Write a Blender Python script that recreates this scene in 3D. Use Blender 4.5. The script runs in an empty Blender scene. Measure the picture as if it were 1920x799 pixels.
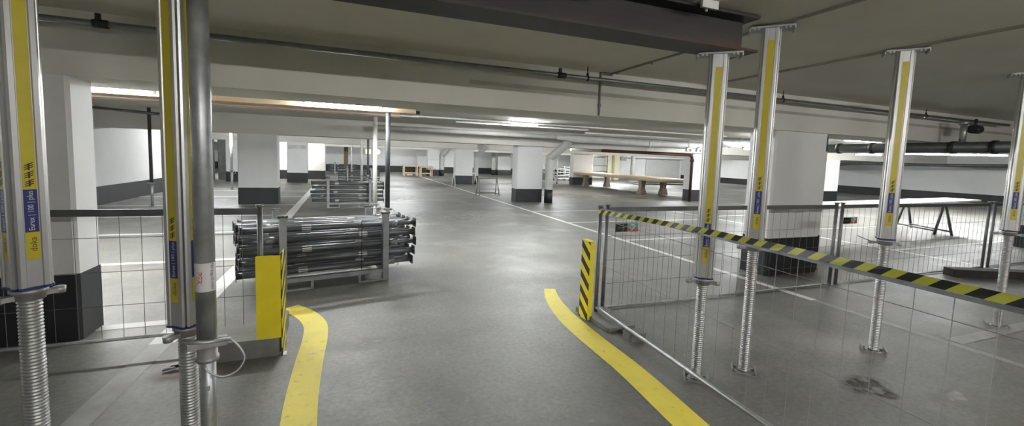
import bpy, bmesh, math, random
from mathutils import Vector, Matrix
random.seed(7)
S = bpy.context.scene
C = S.collection
PI = math.pi

# ------------------------------------------------------------------ materials
def new_mat(name):
    m = bpy.data.materials.new(name); m.use_nodes = True
    return m, m.node_tree.nodes, m.node_tree.links, m.node_tree.nodes['Principled BSDF']

def mat(name, col, rough=.6, metal=0, var=.12, scale=8, bump=0, rough_var=0, spec=None):
    """principled with a little noise variation in the colour"""
    m, n, l, b = new_mat(name)
    tc = n.new('ShaderNodeTexCoord'); nz = n.new('ShaderNodeTexNoise')
    nz.inputs['Scale'].default_value = scale; nz.inputs['Detail'].default_value = 6
    l.new(tc.outputs['Object'], nz.inputs['Vector'])
    r = n.new('ShaderNodeValToRGB')
    lo = [c * (1 - var) for c in col]; hi = [min(1, c * (1 + var)) for c in col]
    r.color_ramp.elements[0].position = .3; r.color_ramp.elements[1].position = .7
    r.color_ramp.elements[0].color = (*lo, 1); r.color_ramp.elements[1].color = (*hi, 1)
    l.new(nz.outputs['Fac'], r.inputs['Fac']); l.new(r.outputs['Color'], b.inputs['Base Color'])
    b.inputs['Roughness'].default_value = rough; b.inputs['Metallic'].default_value = metal
    if spec is not None: b.inputs['Specular IOR Level'].default_value = spec
    if rough_var:
        mr = n.new('ShaderNodeMapRange'); mr.inputs['To Min'].default_value = rough - rough_var
        mr.inputs['To Max'].default_value = rough + rough_var
        l.new(nz.outputs['Fac'], mr.inputs['Value']); l.new(mr.outputs['Result'], b.inputs['Roughness'])
    if bump:
        bp = n.new('ShaderNodeBump'); bp.inputs['Strength'].default_value = bump; bp.inputs['Distance'].default_value = .01
        l.new(nz.outputs['Fac'], bp.inputs['Height']); l.new(bp.outputs['Normal'], b.inputs['Normal'])
    return m

def mix_noise(m_name, c1, c2, scale, lo, hi, rough, metal=0, stretch=(1, 1, 1), c3=None, scale2=1, lo2=.5, hi2=.7, rough2=None, bump=0):
    m, n, l, b = new_mat(m_name)
    tc = n.new('ShaderNodeTexCoord'); mp = n.new('ShaderNodeMapping'); mp.inputs['Scale'].default_value = stretch
    l.new(tc.outputs['Object'], mp.inputs['Vector'])
    nz = n.new('ShaderNodeTexNoise'); nz.inputs['Scale'].default_value = scale; nz.inputs['Detail'].default_value = 8; nz.inputs['Roughness'].default_value = .62
    l.new(mp.outputs['Vector'], nz.inputs['Vector'])
    mr = n.new('ShaderNodeMapRange'); mr.inputs['From Min'].default_value = lo; mr.inputs['From Max'].default_value = hi
    l.new(nz.outputs['Fac'], mr.inputs['Value'])
    mx = n.new('ShaderNodeMix'); mx.data_type = 'RGBA'
    mx.inputs['A'].default_value = (*c1, 1); mx.inputs['B'].default_value = (*c2, 1)
    l.new(mr.outputs['Result'], mx.inputs['Factor'])
    out = mx.outputs['Result']
    if c3:
        n2 = n.new('ShaderNodeTexNoise'); n2.inputs['Scale'].default_value = scale2; n2.inputs['Detail'].default_value = 7; n2.inputs['Roughness'].default_value = .6
        l.new(mp.outputs['Vector'], n2.inputs['Vector'])
        m2 = n.new('ShaderNodeMapRange'); m2.inputs['From Min'].default_value = lo2; m2.inputs['From Max'].default_value = hi2
        l.new(n2.outputs['Fac'], m2.inputs['Value'])
        x2 = n.new('ShaderNodeMix'); x2.data_type = 'RGBA'; l.new(m2.outputs['Result'], x2.inputs['Factor'])
        l.new(out, x2.inputs['A']); x2.inputs['B'].default_value = (*c3, 1); out = x2.outputs['Result']
        if rough2 is not None:
            rr = n.new('ShaderNodeMapRange'); rr.inputs['To Min'].default_value = rough; rr.inputs['To Max'].default_value = rough2
            l.new(m2.outputs['Result'], rr.inputs['Value']); l.new(rr.outputs['Result'], b.inputs['Roughness'])
    l.new(out, b.inputs['Base Color'])
    if not (c3 and rough2 is not None): b.inputs['Roughness'].default_value = rough
    b.inputs['Metallic'].default_value = metal
    if bump:
        bp = n.new('ShaderNodeBump'); bp.inputs['Strength'].default_value = bump; bp.inputs['Distance'].default_value = .01
        l.new(nz.outputs['Fac'], bp.inputs['Height']); l.new(bp.outputs['Normal'], b.inputs['Normal'])
    return m

def stripes(name, ca, cb, vec, period, rough=.5, duty=.5):
    """diagonal stripes: fract(dot(object coords, vec) / period) < duty"""
    m, n, l, b = new_mat(name)
    tc = n.new('ShaderNodeTexCoord'); vm = n.new('ShaderNodeVectorMath'); vm.operation = 'DOT_PRODUCT'
    vm.inputs[1].default_value = vec; l.new(tc.outputs['Object'], vm.inputs[0])
    d = n.new('ShaderNodeMath'); d.operation = 'DIVIDE'; d.inputs[1].default_value = period; l.new(vm.outputs['Value'], d.inputs[0])
    f = n.new('ShaderNodeMath'); f.operation = 'FRACT'; l.new(d.outputs[0], f.inputs[0])
    g = n.new('ShaderNodeMath'); g.operation = 'LESS_THAN'; g.inputs[1].default_value = duty; l.new(f.outputs[0], g.inputs[0])
    x = n.new('ShaderNodeMix'); x.data_type = 'RGBA'; x.inputs['A'].default_value = (*ca, 1); x.inputs['B'].default_value = (*cb, 1)
    l.new(g.outputs[0], x.inputs['Factor']); l.new(x.outputs['Result'], b.inputs['Base Color'])
    b.inputs['Roughness'].default_value = rough
    return m

def emit(name, col, strength):
    m, n, l, b = new_mat(name)
    b.inputs['Base Color'].default_value = (.9, .9, .9, 1)
    b.inputs['Emission Color'].default_value = (*col, 1); b.inputs['Emission Strength'].default_value = strength
    return m

M = {}
M['floor'] = mix_noise('asphalt_floor', (.138, .136, .126), (.195, .192, .178), 1.3, .32, .68, .55,
                       c3=(.29, .283, .26), scale2=.55, lo2=.52, hi2=.78, rough2=.38, bump=.06)
M['ceil'] = mix_noise('ceiling_paint', (.58, .56, .49), (.66, .635, .565), .8, .3, .7, .8)
M['beam'] = mix_noise('beam_paint', (.64, .625, .57), (.72, .705, .65), .9, .3, .7, .8)
M['wall'] = mix_noise('white_wall_paint', (.72, .725, .72), (.80, .805, .80), .7, .3, .7, .8)
M['black'] = mat('black_plinth_paint', (.018, .020, .022), .5, var=.3, scale=3)
M['alu'] = mix_noise('aluminium', (.46, .46, .455), (.62, .62, .615), 5, .3, .7, .38, .75, (1, 1, .25))
M['alu_dark'] = mat('aluminium_groove', (.30, .30, .30), .5, .8)
M['zinc'] = mat('galvanised_steel', (.42, .44, .455), .42, .7, .22, 14, rough_var=.12)
M['zinc_dull'] = mat('dull_galvanised_steel', (.22, .23, .24), .5, .7, .25, 10, rough_var=.1)
M['tube'] = mat('weathered_steel_tube', (.15, .16, .17), .45, .5, .1, 4)
M['prop_label'] = mat('white_prop_label', (.85, .85, .84), .5, 0, .05)
M['tube_end'] = mat('weathered_steel_plate', (.14, .14, .14), .6, .5, .35, 12)
M['frame'] = mat('pallet_steel', (.30, .31, .32), .5, .6, .2, 8)
M['cast'] = mat('cast_zinc', (.36, .36, .35), .5, .6, .2, 20)
M['thread'] = mat('zinc_thread', (.40, .40, .40), .42, .7, .15, 12)
M['yellow'] = mat('yellow_sticker', (.52, .43, .03), .3, 0, .08, 10)
M['blue'] = mat('blue_sticker', (.02, .03, .16), .35, 0, .1)
M['white'] = mat('white_label', (.62, .62, .61), .5, 0, .05)
M['ink'] = mat('black_ink', (.015, .015, .015), .5, 0, .05)
M['red_ink'] = mat('red_ink', (.55, .03, .03), .5, 0, .05)
M['teal'] = mat('teal_print', (.10, .34, .36), .5, 0, .05)
M['redp'] = mat('red_print', (.42, .10, .06), .5, 0, .05)
M['guard'] = mat('yellow_powder_coat', (.90, .74, .03), .38, 0, .07, 5)
M['yline'] = mix_noise('worn_yellow_road_paint', (.88, .74, .09), (.76, .64, .10), 5, .5, .75, .6, c3=(.46, .40, .13), scale2=14, lo2=.60, hi2=.75)
M['wline'] = mix_noise('worn_white_road_paint', (.72, .72, .70), (.56, .56, .55), 4, .45, .75, .6, c3=(.36, .36, .35), scale2=11, lo2=.60, hi2=.75)
M['wline_old'] = mix_noise('faded_white_road_paint', (.33, .33, .32), (.22, .22, .21), 5, .35, .7, .6)
M['rust'] = mix_noise('rusty_mill_steel', (.018, .014, .012), (.034, .029, .030), 2.2, .35, .65, .55, .25, (.35, 2, 3), c3=(.08, .030, .012), scale2=1.7, lo2=.55, hi2=.75)
M['timber'] = mix_noise('pale_timber', (.55, .43, .28), (.66, .54, .38), 3, .3, .7, .65, 0, (.4, 9, 9))
M['timber_red'] = mix_noise('pinkish_timber', (.42, .30, .20), (.52, .40, .29), 3, .3, .7, .65, 0, (.4, 9, 9))
M['timber_brown'] = mix_noise('brown_timber', (.18, .11, .05), (.27, .18, .09), 3, .3, .7, .7, 0, (6, 6, 1))
M['timber_dark'] = mix_noise('dark_timber', (.020, .019, .018), (.045, .042, .04), 3, .3, .7, .8)
M['leg_grey'] = mix_noise('grey_brown_timber', (.16, .13, .10), (.28, .24, .19), 4, .3, .7, .75)
M['pipe_white'] = mat('white_pipe', (.56, .56, .54), .5, 0, .1, 4)
M['pipe_red'] = mat('dark_red_pipe', (.055, .018, .014), .45, .2, .3, 5)
M['pipe_dark'] = mat('dark_pipe', (.09, .10, .10), .45, .4, .25, 5)
M['pipe_grey'] = mat('grey_pipe', (.22, .23, .23), .4, .6, .2, 5)
M['post_dark'] = mat('dark_painted_steel', (.035, .038, .04), .6, 0, .15)
M['conduit'] = mat('grey_conduit', (.26, .255, .23), .6, .1, .15)
M['cast_iron'] = mat('dark_fitting', (.03, .03, .03), .5, .4, .2)
M['white_metal'] = mat('white_painted_metal', (.62, .62, .60), .45, .1, .06)
M['concrete'] = mix_noise('kerb_concrete', (.16, .157, .15), (.24, .235, .22), 5, .3, .7, .85, bump=.3)
M['plastic'] = mat('black_plastic', (.012, .012, .012), .5, 0, .1)
M['foil'] = mix_noise('silver_foil', (.45, .48, .52), (.82, .84, .86), 6, .3, .7, .3, .8, bump=.9)
M['rail'] = mat('grey_rail_board', (.13, .135, .14), .5, .4, .15)
M['wire'] = mat('shaded_galvanised_wire', (.16, .165, .17), .5, .4, .1)  # wire seen in silhouette: its shade is put into the colour
M['wire_lit'] = mat('lit_galvanised_wire', (.30, .30, .30), .5, .3, .1)  # same wire with a lit tone, for the barrier against the floor
M['stain'] = mix_noise('oil_stain', (.055, .052, .048), (.13, .128, .12), 9, .35, .65, .4)
M['red_stain'] = mix_noise('reddish_stain', (.20, .11, .10), (.17, .15, .14), 9, .3, .6, .6)
M['dirt'] = mix_noise('brown_dirt', (.30, .26, .19), (.22, .205, .18), 5, .35, .65, .5)
M['chalk'] = mix_noise('pale_wear', (.33, .33, .31), (.20, .198, .187), 7, .4, .62, .6)
M['cream'] = mat('cream_paint', (.66, .62, .45), .6, 0, .08)
M['tape'] = stripes('barrier_tape_stripes', (.011, .011, .011), (.46, .47, .05), (0, 1, 1.15), .1165, .4)
M['guard_stripes'] = stripes('guard_warning_stripes', (.88, .74, .03), (.012, .012, .012), (0, -.75, 1), .155, .4, .48)
M['tube_light'] = emit('fluorescent_tube', (.95, .98, 1), 82)
M['tube_bay'] = emit('added_tube_bay', (.95, .98, 1), 60)
M['tube_aisle'] = emit('fluorescent_tube_near', (1, .98, .94), 56)
M['tube_wall'] = emit('added_tube_wall', (.95, .98, 1), 36)
M['tube_view'] = emit('fluorescent_tube_aisle', (1, .98, .94), 64)
M['tube_far'] = emit('fluorescent_tube_far', (.95, .98, 1), 105)
M['lamp_yellow'] = emit('yellow_signal_lens', (1, .85, .25), .35)
M['diffuser'] = emit('lamp_diffuser', (.95, .98, 1), 12)

# ------------------------------------------------------------------ mesh builder
class MB:
    def __init__(s): s.v = []; s.f = []; s.mi = []; s.sm = []; s.m = 0; s.smooth = False
    def add(s, vs, fs, T=None):
        o = len(s.v)
        s.v += [tuple(T @ Vector(p)) if T else tuple(p) for p in vs]
        for f in fs: s.f.append([i + o for i in f]); s.mi.append(s.m); s.sm.append(s.smooth)
        return s
    def box(s, x0, x1, y0, y1, z0, z1, T=None):
        return s.add([(x0, y0, z0), (x1, y0, z0), (x1, y1, z0), (x0, y1, z0), (x0, y0, z1), (x1, y0, z1), (x1, y1, z1), (x0, y1, z1)],
                     [(0, 3, 2, 1), (4, 5, 6, 7), (0, 1, 5, 4), (1, 2, 6, 5), (2, 3, 7, 6), (3, 0, 4, 7)], T)
    def bbox(s, x0, x1, y0, y1, z0, z1, b=.004, T=None):
        """box with chamfered vertical edges and top"""
        P = [(x0 + b, y0), (x1 - b, y0), (x1, y0 + b), (x1, y1 - b), (x1 - b, y1), (x0 + b, y1), (x0, y1 - b), (x0, y0 + b)]
        return s.prism(P, z0, z1, T)
    def prism(s, P, z0, z1, T=None):
        n = len(P)
        vs = [(x, y, z0) for x, y in P] + [(x, y, z1) for x, y in P]
        fs = [tuple(range(n - 1, -1, -1)), tuple(range(n, 2 * n))] + [(i, (i + 1) % n, n + (i + 1) % n, n + i) for i in range(n)]
        return s.add(vs, fs, T)
    def rings(s, R, cap=True, closed=False):
        n = len(R[0]); o = len(s.v)
        for r in R: s.v += [tuple(p) for p in r]
        k = len(R)
        for a in range(k if closed else k - 1):
            b = (a + 1) % k
            for i in range(n):
                j = (i + 1) % n
                s.f.append([o + a * n + i, o + a * n + j, o + b * n + j, o + b * n + i]); s.mi.append(s.m); s.sm.append(s.smooth)
        if cap and not closed:
            s.f.append([o + i for i in range(n - 1, -1, -1)]); s.f.append([o + (k - 1) * n + i for i in range(n)])
            s.mi += [s.m] * 2; s.sm += [False] * 2
        return s
    def tube(s, pts, r, seg=10, closed=False):
        pts = [Vector(p) for p in pts]; n = len(pts); R = []; up = None
        rs = r if isinstance(r, (list, tuple)) else [r] * n
        for i, p in enumerate(pts):
            if closed: d = pts[(i + 1) % n] - pts[i - 1]
            else: d = (pts[min(i + 1, n - 1)] - pts[max(i - 1, 0)])
            d.normalize()
            if up is None: up = Vector((0, 0, 1)) if abs(d.z) < .9 else Vector((1, 0, 0))
            x = d.cross(up)
            if x.length < 1e-4: up = Vector((0, 1, 0)); x = d.cross(up)
            x.normalize(); y = x.cross(d).normalized(); up = y
            R.append([p + (x * math.cos(2 * PI * k / seg) + y * math.sin(2 * PI * k / seg)) * rs[i] for k in range(seg)])
        o = s.smooth; s.smooth = seg > 6
        s.rings(R, True, closed); s.smooth = o
        return s
    def lathe(s, prof, c=(0, 0), seg=20):
        """profile [(r, z)] about the vertical through c"""
        R = [[(c[0] + r * math.cos(-2 * PI * k / seg), c[1] + r * math.sin(-2 * PI * k / seg), z) for k in range(seg)] for r, z in prof]
        o = s.smooth; s.smooth = True; s.rings(R, True); s.smooth = o
        return s
    def build(s, name, mats, parent=None, loc=None, rz=0):
        me = bpy.data.meshes.new(name)
        me.from_pydata(s.v, [], s.f)
        for m in (mats if isinstance(mats, (list, tuple)) else [mats]): me.materials.append(m)
        me.polygons.foreach_set('material_index', s.mi); me.polygons.foreach_set('use_smooth', s.sm)
        me.update()
        bm = bmesh.new(); bm.from_mesh(me); bmesh.ops.recalc_face_normals(bm, faces=bm.faces); bm.to_mesh(me); bm.free()
        o = bpy.data.objects.new(name, me); C.objects.link(o)
        if parent: o.parent = parent
        if loc: o.location = loc
        o.rotation_euler = (0, 0, rz)
        return o

def tag(o, label=None, cat=None, group=None, kind=None):
    if label: o['label'] = label
    if cat: o['category'] = cat
    if group: o['group'] = group
    if kind: o['kind'] = kind
    return o
def thing(name, label, cat, loc=(0, 0, 0), rz=0, group=None):
    o = bpy.data.objects.new(name, None); C.objects.link(o)
    o.location = loc; o.rotation_euler = (0, 0, rz)
    return tag(o, label, cat, group)
def struct(name, mb, mats, label=None, cat=None, **k):
    return tag(mb.build(name, mats, **k), label, cat, None, 'structure')
def dup(root, loc, rz, label, group=None, rot=None):
    def cp(o, par):
        c = o.copy(); C.objects.link(c); c.parent = par
        for ch in kids.get(o.name, []): cp(ch, c)
        return c
    kids = {}
    for o in list(C.objects):
        if o.parent: kids.setdefault(o.parent.name, []).append(o)
    r = cp(root, None); r.location = loc; r.rotation_euler = rot or (0, 0, rz); r['label'] = label
    if group: r['group'] = group
    return r

def text_verts(body, size):
    cu = bpy.data.curves.new('t', 'FONT'); cu.body = body; cu.size = size; cu.align_x = 'CENTER'; cu.align_y = 'CENTER'
    cu.resolution_u = 2
    o = bpy.data.objects.new('t', cu); C.objects.link(o)
    dg = bpy.context.evaluated_depsgraph_get()
    me = bpy.data.meshes.new_from_object(o.evaluated_get(dg))
    vs = [tuple(v.co) for v in me.vertices]; fs = [tuple(p.vertices) for p in me.polygons]
    bpy.data.objects.remove(o); bpy.data.curves.remove(cu); bpy.data.meshes.remove(me)
    return vs, fs

# ------------------------------------------------------------------ room shell
H = 2.63
mb = MB(); mb.box(-14, 33, -8, 43, -.2, 0); n_, l_ = M['floor'].node_tree.nodes, M['floor'].node_tree.links
b_ = n_['Principled BSDF']; src = b_.inputs['Base Color'].links[0].from_socket
tc_ = n_.new('ShaderNodeTexCoord'); fn = n_.new('ShaderNodeTexNoise'); fn.inputs['Scale'].default_value = 28; fn.inputs['Detail'].default_value = 10; fn.inputs['Roughness'].default_value = .75
l_.new(tc_.outputs['Object'], fn.inputs['Vector'])
mr_ = n_.new('ShaderNodeMapRange'); mr_.inputs['From Min'].default_value = .3; mr_.inputs['From Max'].default_value = .7; mr_.inputs['To Min'].default_value = .70; mr_.inputs['To Max'].default_value = 1.25
l_.new(fn.outputs['Fac'], mr_.inputs['Value'])
mx_ = n_.new('ShaderNodeMix'); mx_.data_type = 'RGBA'; mx_.blend_type = 'MULTIPLY'; mx_.inputs['Factor'].default_value = 1
l_.new(src, mx_.inputs['A']); l_.new(mr_.outputs['Result'], mx_.inputs['B']); l_.new(mx_.outputs['Result'], b_.inputs['Base Color'])
struct('floor', mb, M['floor'])
mb = MB(); mb.box(-14, 33, -8, 43, H, H + .2); struct('ceiling', mb, M['ceil'])
def wall(name, x0, x1, y0, y1, hb=.5):
    mb = MB(); mb.box(x0, x1, y0, y1, hb, H); mb.m = 1
    e = .004; mb.box(x0 - e, x1 + e, y0 - e, y1 + e, 0, hb)
    return struct(name, mb, [M['wall'], M['black']])
wall('wall_left', -6.4, -6.1, -8, 19.2)
wall('wall_left_return', -14, -6.1, 19.2, 19.5)
wall('wall_left_outer', -11.6, -11.3, 19.5, 41.5)
wall('wall_far', -12, 33, 41.3, 41.7, .58)
wall('wall_right', 32.5, 32.9, -8, 41.3, .5)
wall('wall_rear', -6.1, 32.5, -6.8, -6.5)
wall('wall_core', -4.3, -1.15, 28.2, 29.2, .5)
wall('wall_pier', 6.2, 7.15, 40.6, 41.3, .55)

def beam(name, y0, y1, zb, x0=-6.1, x1=32.5, extra=None):
    mb = MB(); mb.box(x0, x1, y0, y1, zb, H)
    return struct(name, mb, M['beam'])
beam('concrete_beam', 4.45, 5.2, 2.13)
beam('concrete_beam', 14.6, 15.35, 2.08)
beam('concrete_beam', 24.85, 25.6, 2.06, -11.3)
beam('concrete_beam', 35.0, 35.75, 2.06, -11.3)
# slightly darker flat band laid along the near beam's face
mb = MB(); mb.box(1.2, 16, 4.447, 4.45, 2.36, 2.40); struct('trim_1', mb, mat('beam_band', (.44, .43, .39), .8, 0, .15, 3))

def column(x0, x1, y0, y1, zt, hb, lab):
    mb = MB(); b = .025
    mb.bbox(x0, x1, y0, y1, hb, zt, b); mb.m = 1
    e = .004; mb.bbox(x0 - e, x1 + e, y0 - e, y1 + e, 0, hb, b)
    o = struct('concrete_column', mb, [M['wall'], M['black']], lab, 'column')
for x0, x1, y0, d, zt, hb, lab in (
    (-3.05, -2.02, 4.46, .36, 2.13, .55, 'white concrete column with black base beside the fence, nearest on the left'),
    (5.75, 6.84, 4.5, .45, 2.13, .56, 'large grey-white column with black base behind the striped tape'),
    (14.1, 15.2, 4.5, .5, 2.13, .5, 'column with black base at the far right edge past the folding table'),
    (-2.93, -1.9, 14.65, .5, 2.08, .49, 'white column with black base behind the left side of the fence'),
    (5.88, 6.92, 14.85, .5, 2.08, .49, 'white column with black base and fat drain pipe in mid garage'),
    (14.1, 15.15, 14.9, .5, 2.08, .5, 'column with dark red pipe running down its left edge'),
    (-2.8, -1.85, 24.9, .5, 2.06, .5, 'white column with dark smudge near its top, behind the pallets'),
    (6.0, 7.05, 24.95, .5, 2.06, .5, 'distant column behind the white trestle'),
    (14.1, 15.6, 25.5, .5, 2.06, .5, 'distant column at the far end of the long timber table'),
    (6.1, 7.05, 34.8, .5, 2.06, .5, 'far column beside the wooden workbenches'),
    (13.3, 14.6, 38.5, .5, 2.4, .5, 'farthest small white column against the far wall'),
    (22.3, 23.35, 14.65, .5, 2.08, .5, 'column behind the tape posts near the right wall'),
    (-5.5, -4.75, 25.0, .5, 2.06, .5, 'white column with a lamp at its top behind the leftmost far post')):
    column(x0, x1, y0, y0 + d, zt, hb, lab)
# soot smudge on the far column's head
mb = MB(); mb.box(-2.74, -1.9, 24.892, 24.897, 1.72, 1.92); struct('trim_2', mb, mix_noise('smudge', (.45, .45, .44), (.66, .66, .65), 3, .3, .7, .8))

# ------------------------------------------------------------------ floor markings
def strip(pts, w, z=.002):
    """flat ribbon along a polyline"""
    P = [Vector((x, y, 0)) for x, y in pts]; L = []; Rr = []
    for i, p in enumerate(P):
        d = P[min(i + 1, len(P) - 1)] - P[max(i - 1, 0)]; d.normalize()
        nrm = Vector((-d.y, d.x, 0)); ww = (w[i] if isinstance(w, (list, tuple)) else w) / 2
        L.append(p + nrm * ww); Rr.append(p - nrm * ww)
    mb = MB(); vs = []
    for a, b in zip(L, Rr): vs += [(a.x, a.y, z), (b.x, b.y, z)]
    mb.add(vs, [(2 * i, 2 * i + 1, 2 * i + 3, 2 * i + 2) for i in range(len(P) - 1)])
    return mb
def spline(pts, n=8):
    out = []
    for i in range(len(pts) - 1):
        p0, p1, p2, p3 = pts[max(i - 1, 0)], pts[i], pts[i + 1], pts[min(i + 2, len(pts) - 1)]
        for k in range(n):
            t = k / n
            out.append(tuple(.5 * (2 * p1[a] + (p2[a] - p0[a]) * t + (2 * p0[a] - 5 * p1[a] + 4 * p2[a] - p3[a]) * t * t + (3 * p1[a] - p0[a] - 3 * p2[a] + p3[a]) * t ** 3) for a in (0, 1)))
    return out + [pts[-1]]
def line(pts, w, m='wline', z=.002): return struct('floor_marking', strip(pts, w, z), M[m])
line([(-1.33, 24), (-1.31, 9)], .2); line([(-1.31, 9), (-1.36, 6.4), (-1.40, 4.2)], .18); line([(-1.40, 4.2), (-1.46, 2.6), (-1.55, 1.2)], .15, 'wline_old')
line([(5.33, 34), (5.34, 3.5)], .11); line([(5.34, 3.5), (5.34, -2)], .09, 'wline_old')
for y in (7.27, 9.7, 12.1, 14.4, 17.0, 19.5): line([(-6.1, y), (-1.42, y)], .12 if y < 13 else .14, z=.003)
line([(-6.1, 4.62), (-1.46, 4.72)], .13, z=.003)
for y in (7.4, 9.85, 12.15): line([(5.4, y), (10.35, y)], .1, z=.003)
for y in (17.2, 19.7, 22.2): line([(5.4, y), (10.35, y)], .1, 'wline_old', z=.003)
line([(5.4, 4.72), (6.2, 4.76)], .1, 'wline_old', z=.003); line([(5.42, 2.22), (7.3, 2.24)], .13, 'wline_old', z=.003)
line([(10.4, 12.3), (10.4, 2)], .1, z=.0035)
for y in (5.35, 7.75, 10.4): line([(10.4, y), (15.6, y + .1)], .1, z=.003)
line([(9.6, 4.25), (13.6, 4.72)], .1, 'wline_old', z=.0032)
# yellow lane edges
line(spline([(-.545, 4.86), (-.38, 4.62), (-.27, 4.33), (-.245, 4.0), (-.26, 3.5), (-.265, 2.9), (-.235, 2.1), (-.235, 1.2)]), [.2] * 2 + [.2] * 47 + [.19] * 8, 'yline')
yr = spline([(2.37, 4.75), (2.235, 4.38), (2.13, 3.9), (2.08, 3.35), (2.06, 2.7), (2.0, 2.1), (1.93, 1.5), (1.86, 1.0)])
line(yr, [.13 + .10 * min(1, i / 20) for i in range(len(yr))], 'yline')

def soft(name, col, scale=9, lo=.35, hi=.65, amount=1):
    m, n, l, b = new_mat(name); b.inputs['Base Color'].default_value = (*col, 1); b.inputs['Roughness'].default_value = .6
    tc = n.new('ShaderNodeTexCoord'); nz = n.new('ShaderNodeTexNoise'); nz.inputs['Scale'].default_value = scale; nz.inputs['Detail'].default_value = 8
    geo = n.new('ShaderNodeNewGeometry'); l.new(geo.outputs['Position'], nz.inputs['Vector'])
    mr = n.new('ShaderNodeMapRange'); mr.inputs['From Min'].default_value = lo; mr.inputs['From Max'].default_value = hi; l.new(nz.outputs['Fac'], mr.inputs['Value'])
    ln = n.new('ShaderNodeVectorMath'); ln.operation = 'LENGTH'; l.new(tc.outputs['Object'], ln.inputs[0])
    m2 = n.new('ShaderNodeMapRange'); m2.inputs['From Min'].default_value = 1; m2.inputs['From Max'].default_value = .35; m2.inputs['To Max'].default_value = amount; l.new(ln.outputs['Value'], m2.inputs['Value'])
    mu = n.new('ShaderNodeMath'); mu.operation = 'MULTIPLY'; l.new(mr.outputs['Result'], mu.inputs[0]); l.new(m2.outputs['Result'], mu.inputs[1])
    l.new(mu.outputs[0], b.inputs['Alpha']); return m
M['oil'] = soft('soft_oil_stain', (.05, .048, .044), 12, .38, .55); M['rustdirt'] = soft('soft_brown_dirt', (.30, .23, .13), 1.2, .35, .65, .9)
M['pale_patch'] = soft('soft_pale_patch', (.46, .455, .43), 3.5, .42, .68, .8); M['redd'] = soft('soft_reddish_stain', (.25, .10, .09), 14, .3, .6, .6)  # pale patches: small near ones are dusty wear, large far ones only paler floor
def patch(cx, cy, rx, ry, m, rz=0, z=.0012):
    mb = MB(); n = 28; mb.add([(math.cos(2 * PI * k / n), math.sin(2 * PI * k / n), 0) for k in range(n)], [tuple(range(n))])
    o = struct('floor_patch', mb, M[m], loc=(cx, cy, z), rz=rz); o.scale = (rx, ry, 1)
for i, a in enumerate(((3.63, 1.95, .24, .15, 'oil'), (3.63, 1.80, .1, .07, 'oil'), (-1.12, 3.58, .2, .14, 'redd'), (.98, 2.16, .22, .12, 'pale_patch', .2), (.72, 2.75, .07, .3, 'pale_patch', .3), (1.55, 2.2, .3, .12, 'pale_patch'),
        (.15, 3.75, .45, .15, 'pale_patch'), (4.2, 1.7, .5, .2, 'pale_patch', .5), (10.3, 17.5, 2.4, 1.7, 'rustdirt'), (14, 16.4, 2.5, 1.2, 'rustdirt'), (12.5, 21.5, 2.5, 1.6, 'pale_patch'), (17.5, 23, 2.4, 1.8, 'pale_patch'),
        (8, 21, 2.5, 1.2, 'pale_patch'), (9.5, 25.5, 3, 1.5, 'rustdirt'), (6.5, 29, 2.4, 1.2, 'pale_patch'), (2.6, 11.3, 2.2, 1.5, 'pale_patch'), (1.6, 16.5, 1.6, 1.2, 'pale_patch'), (3.4, 22, 2, 1.3, 'pale_patch'), (2.5, 28, 2, 1.6, 'pale_patch'), (-3.6, 13.2, 2, .7, 'pale_patch'), (-4, 16, 2, .7, 'pale_patch'))):
    patch(*a, z=.0009 + i * .00002)

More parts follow.
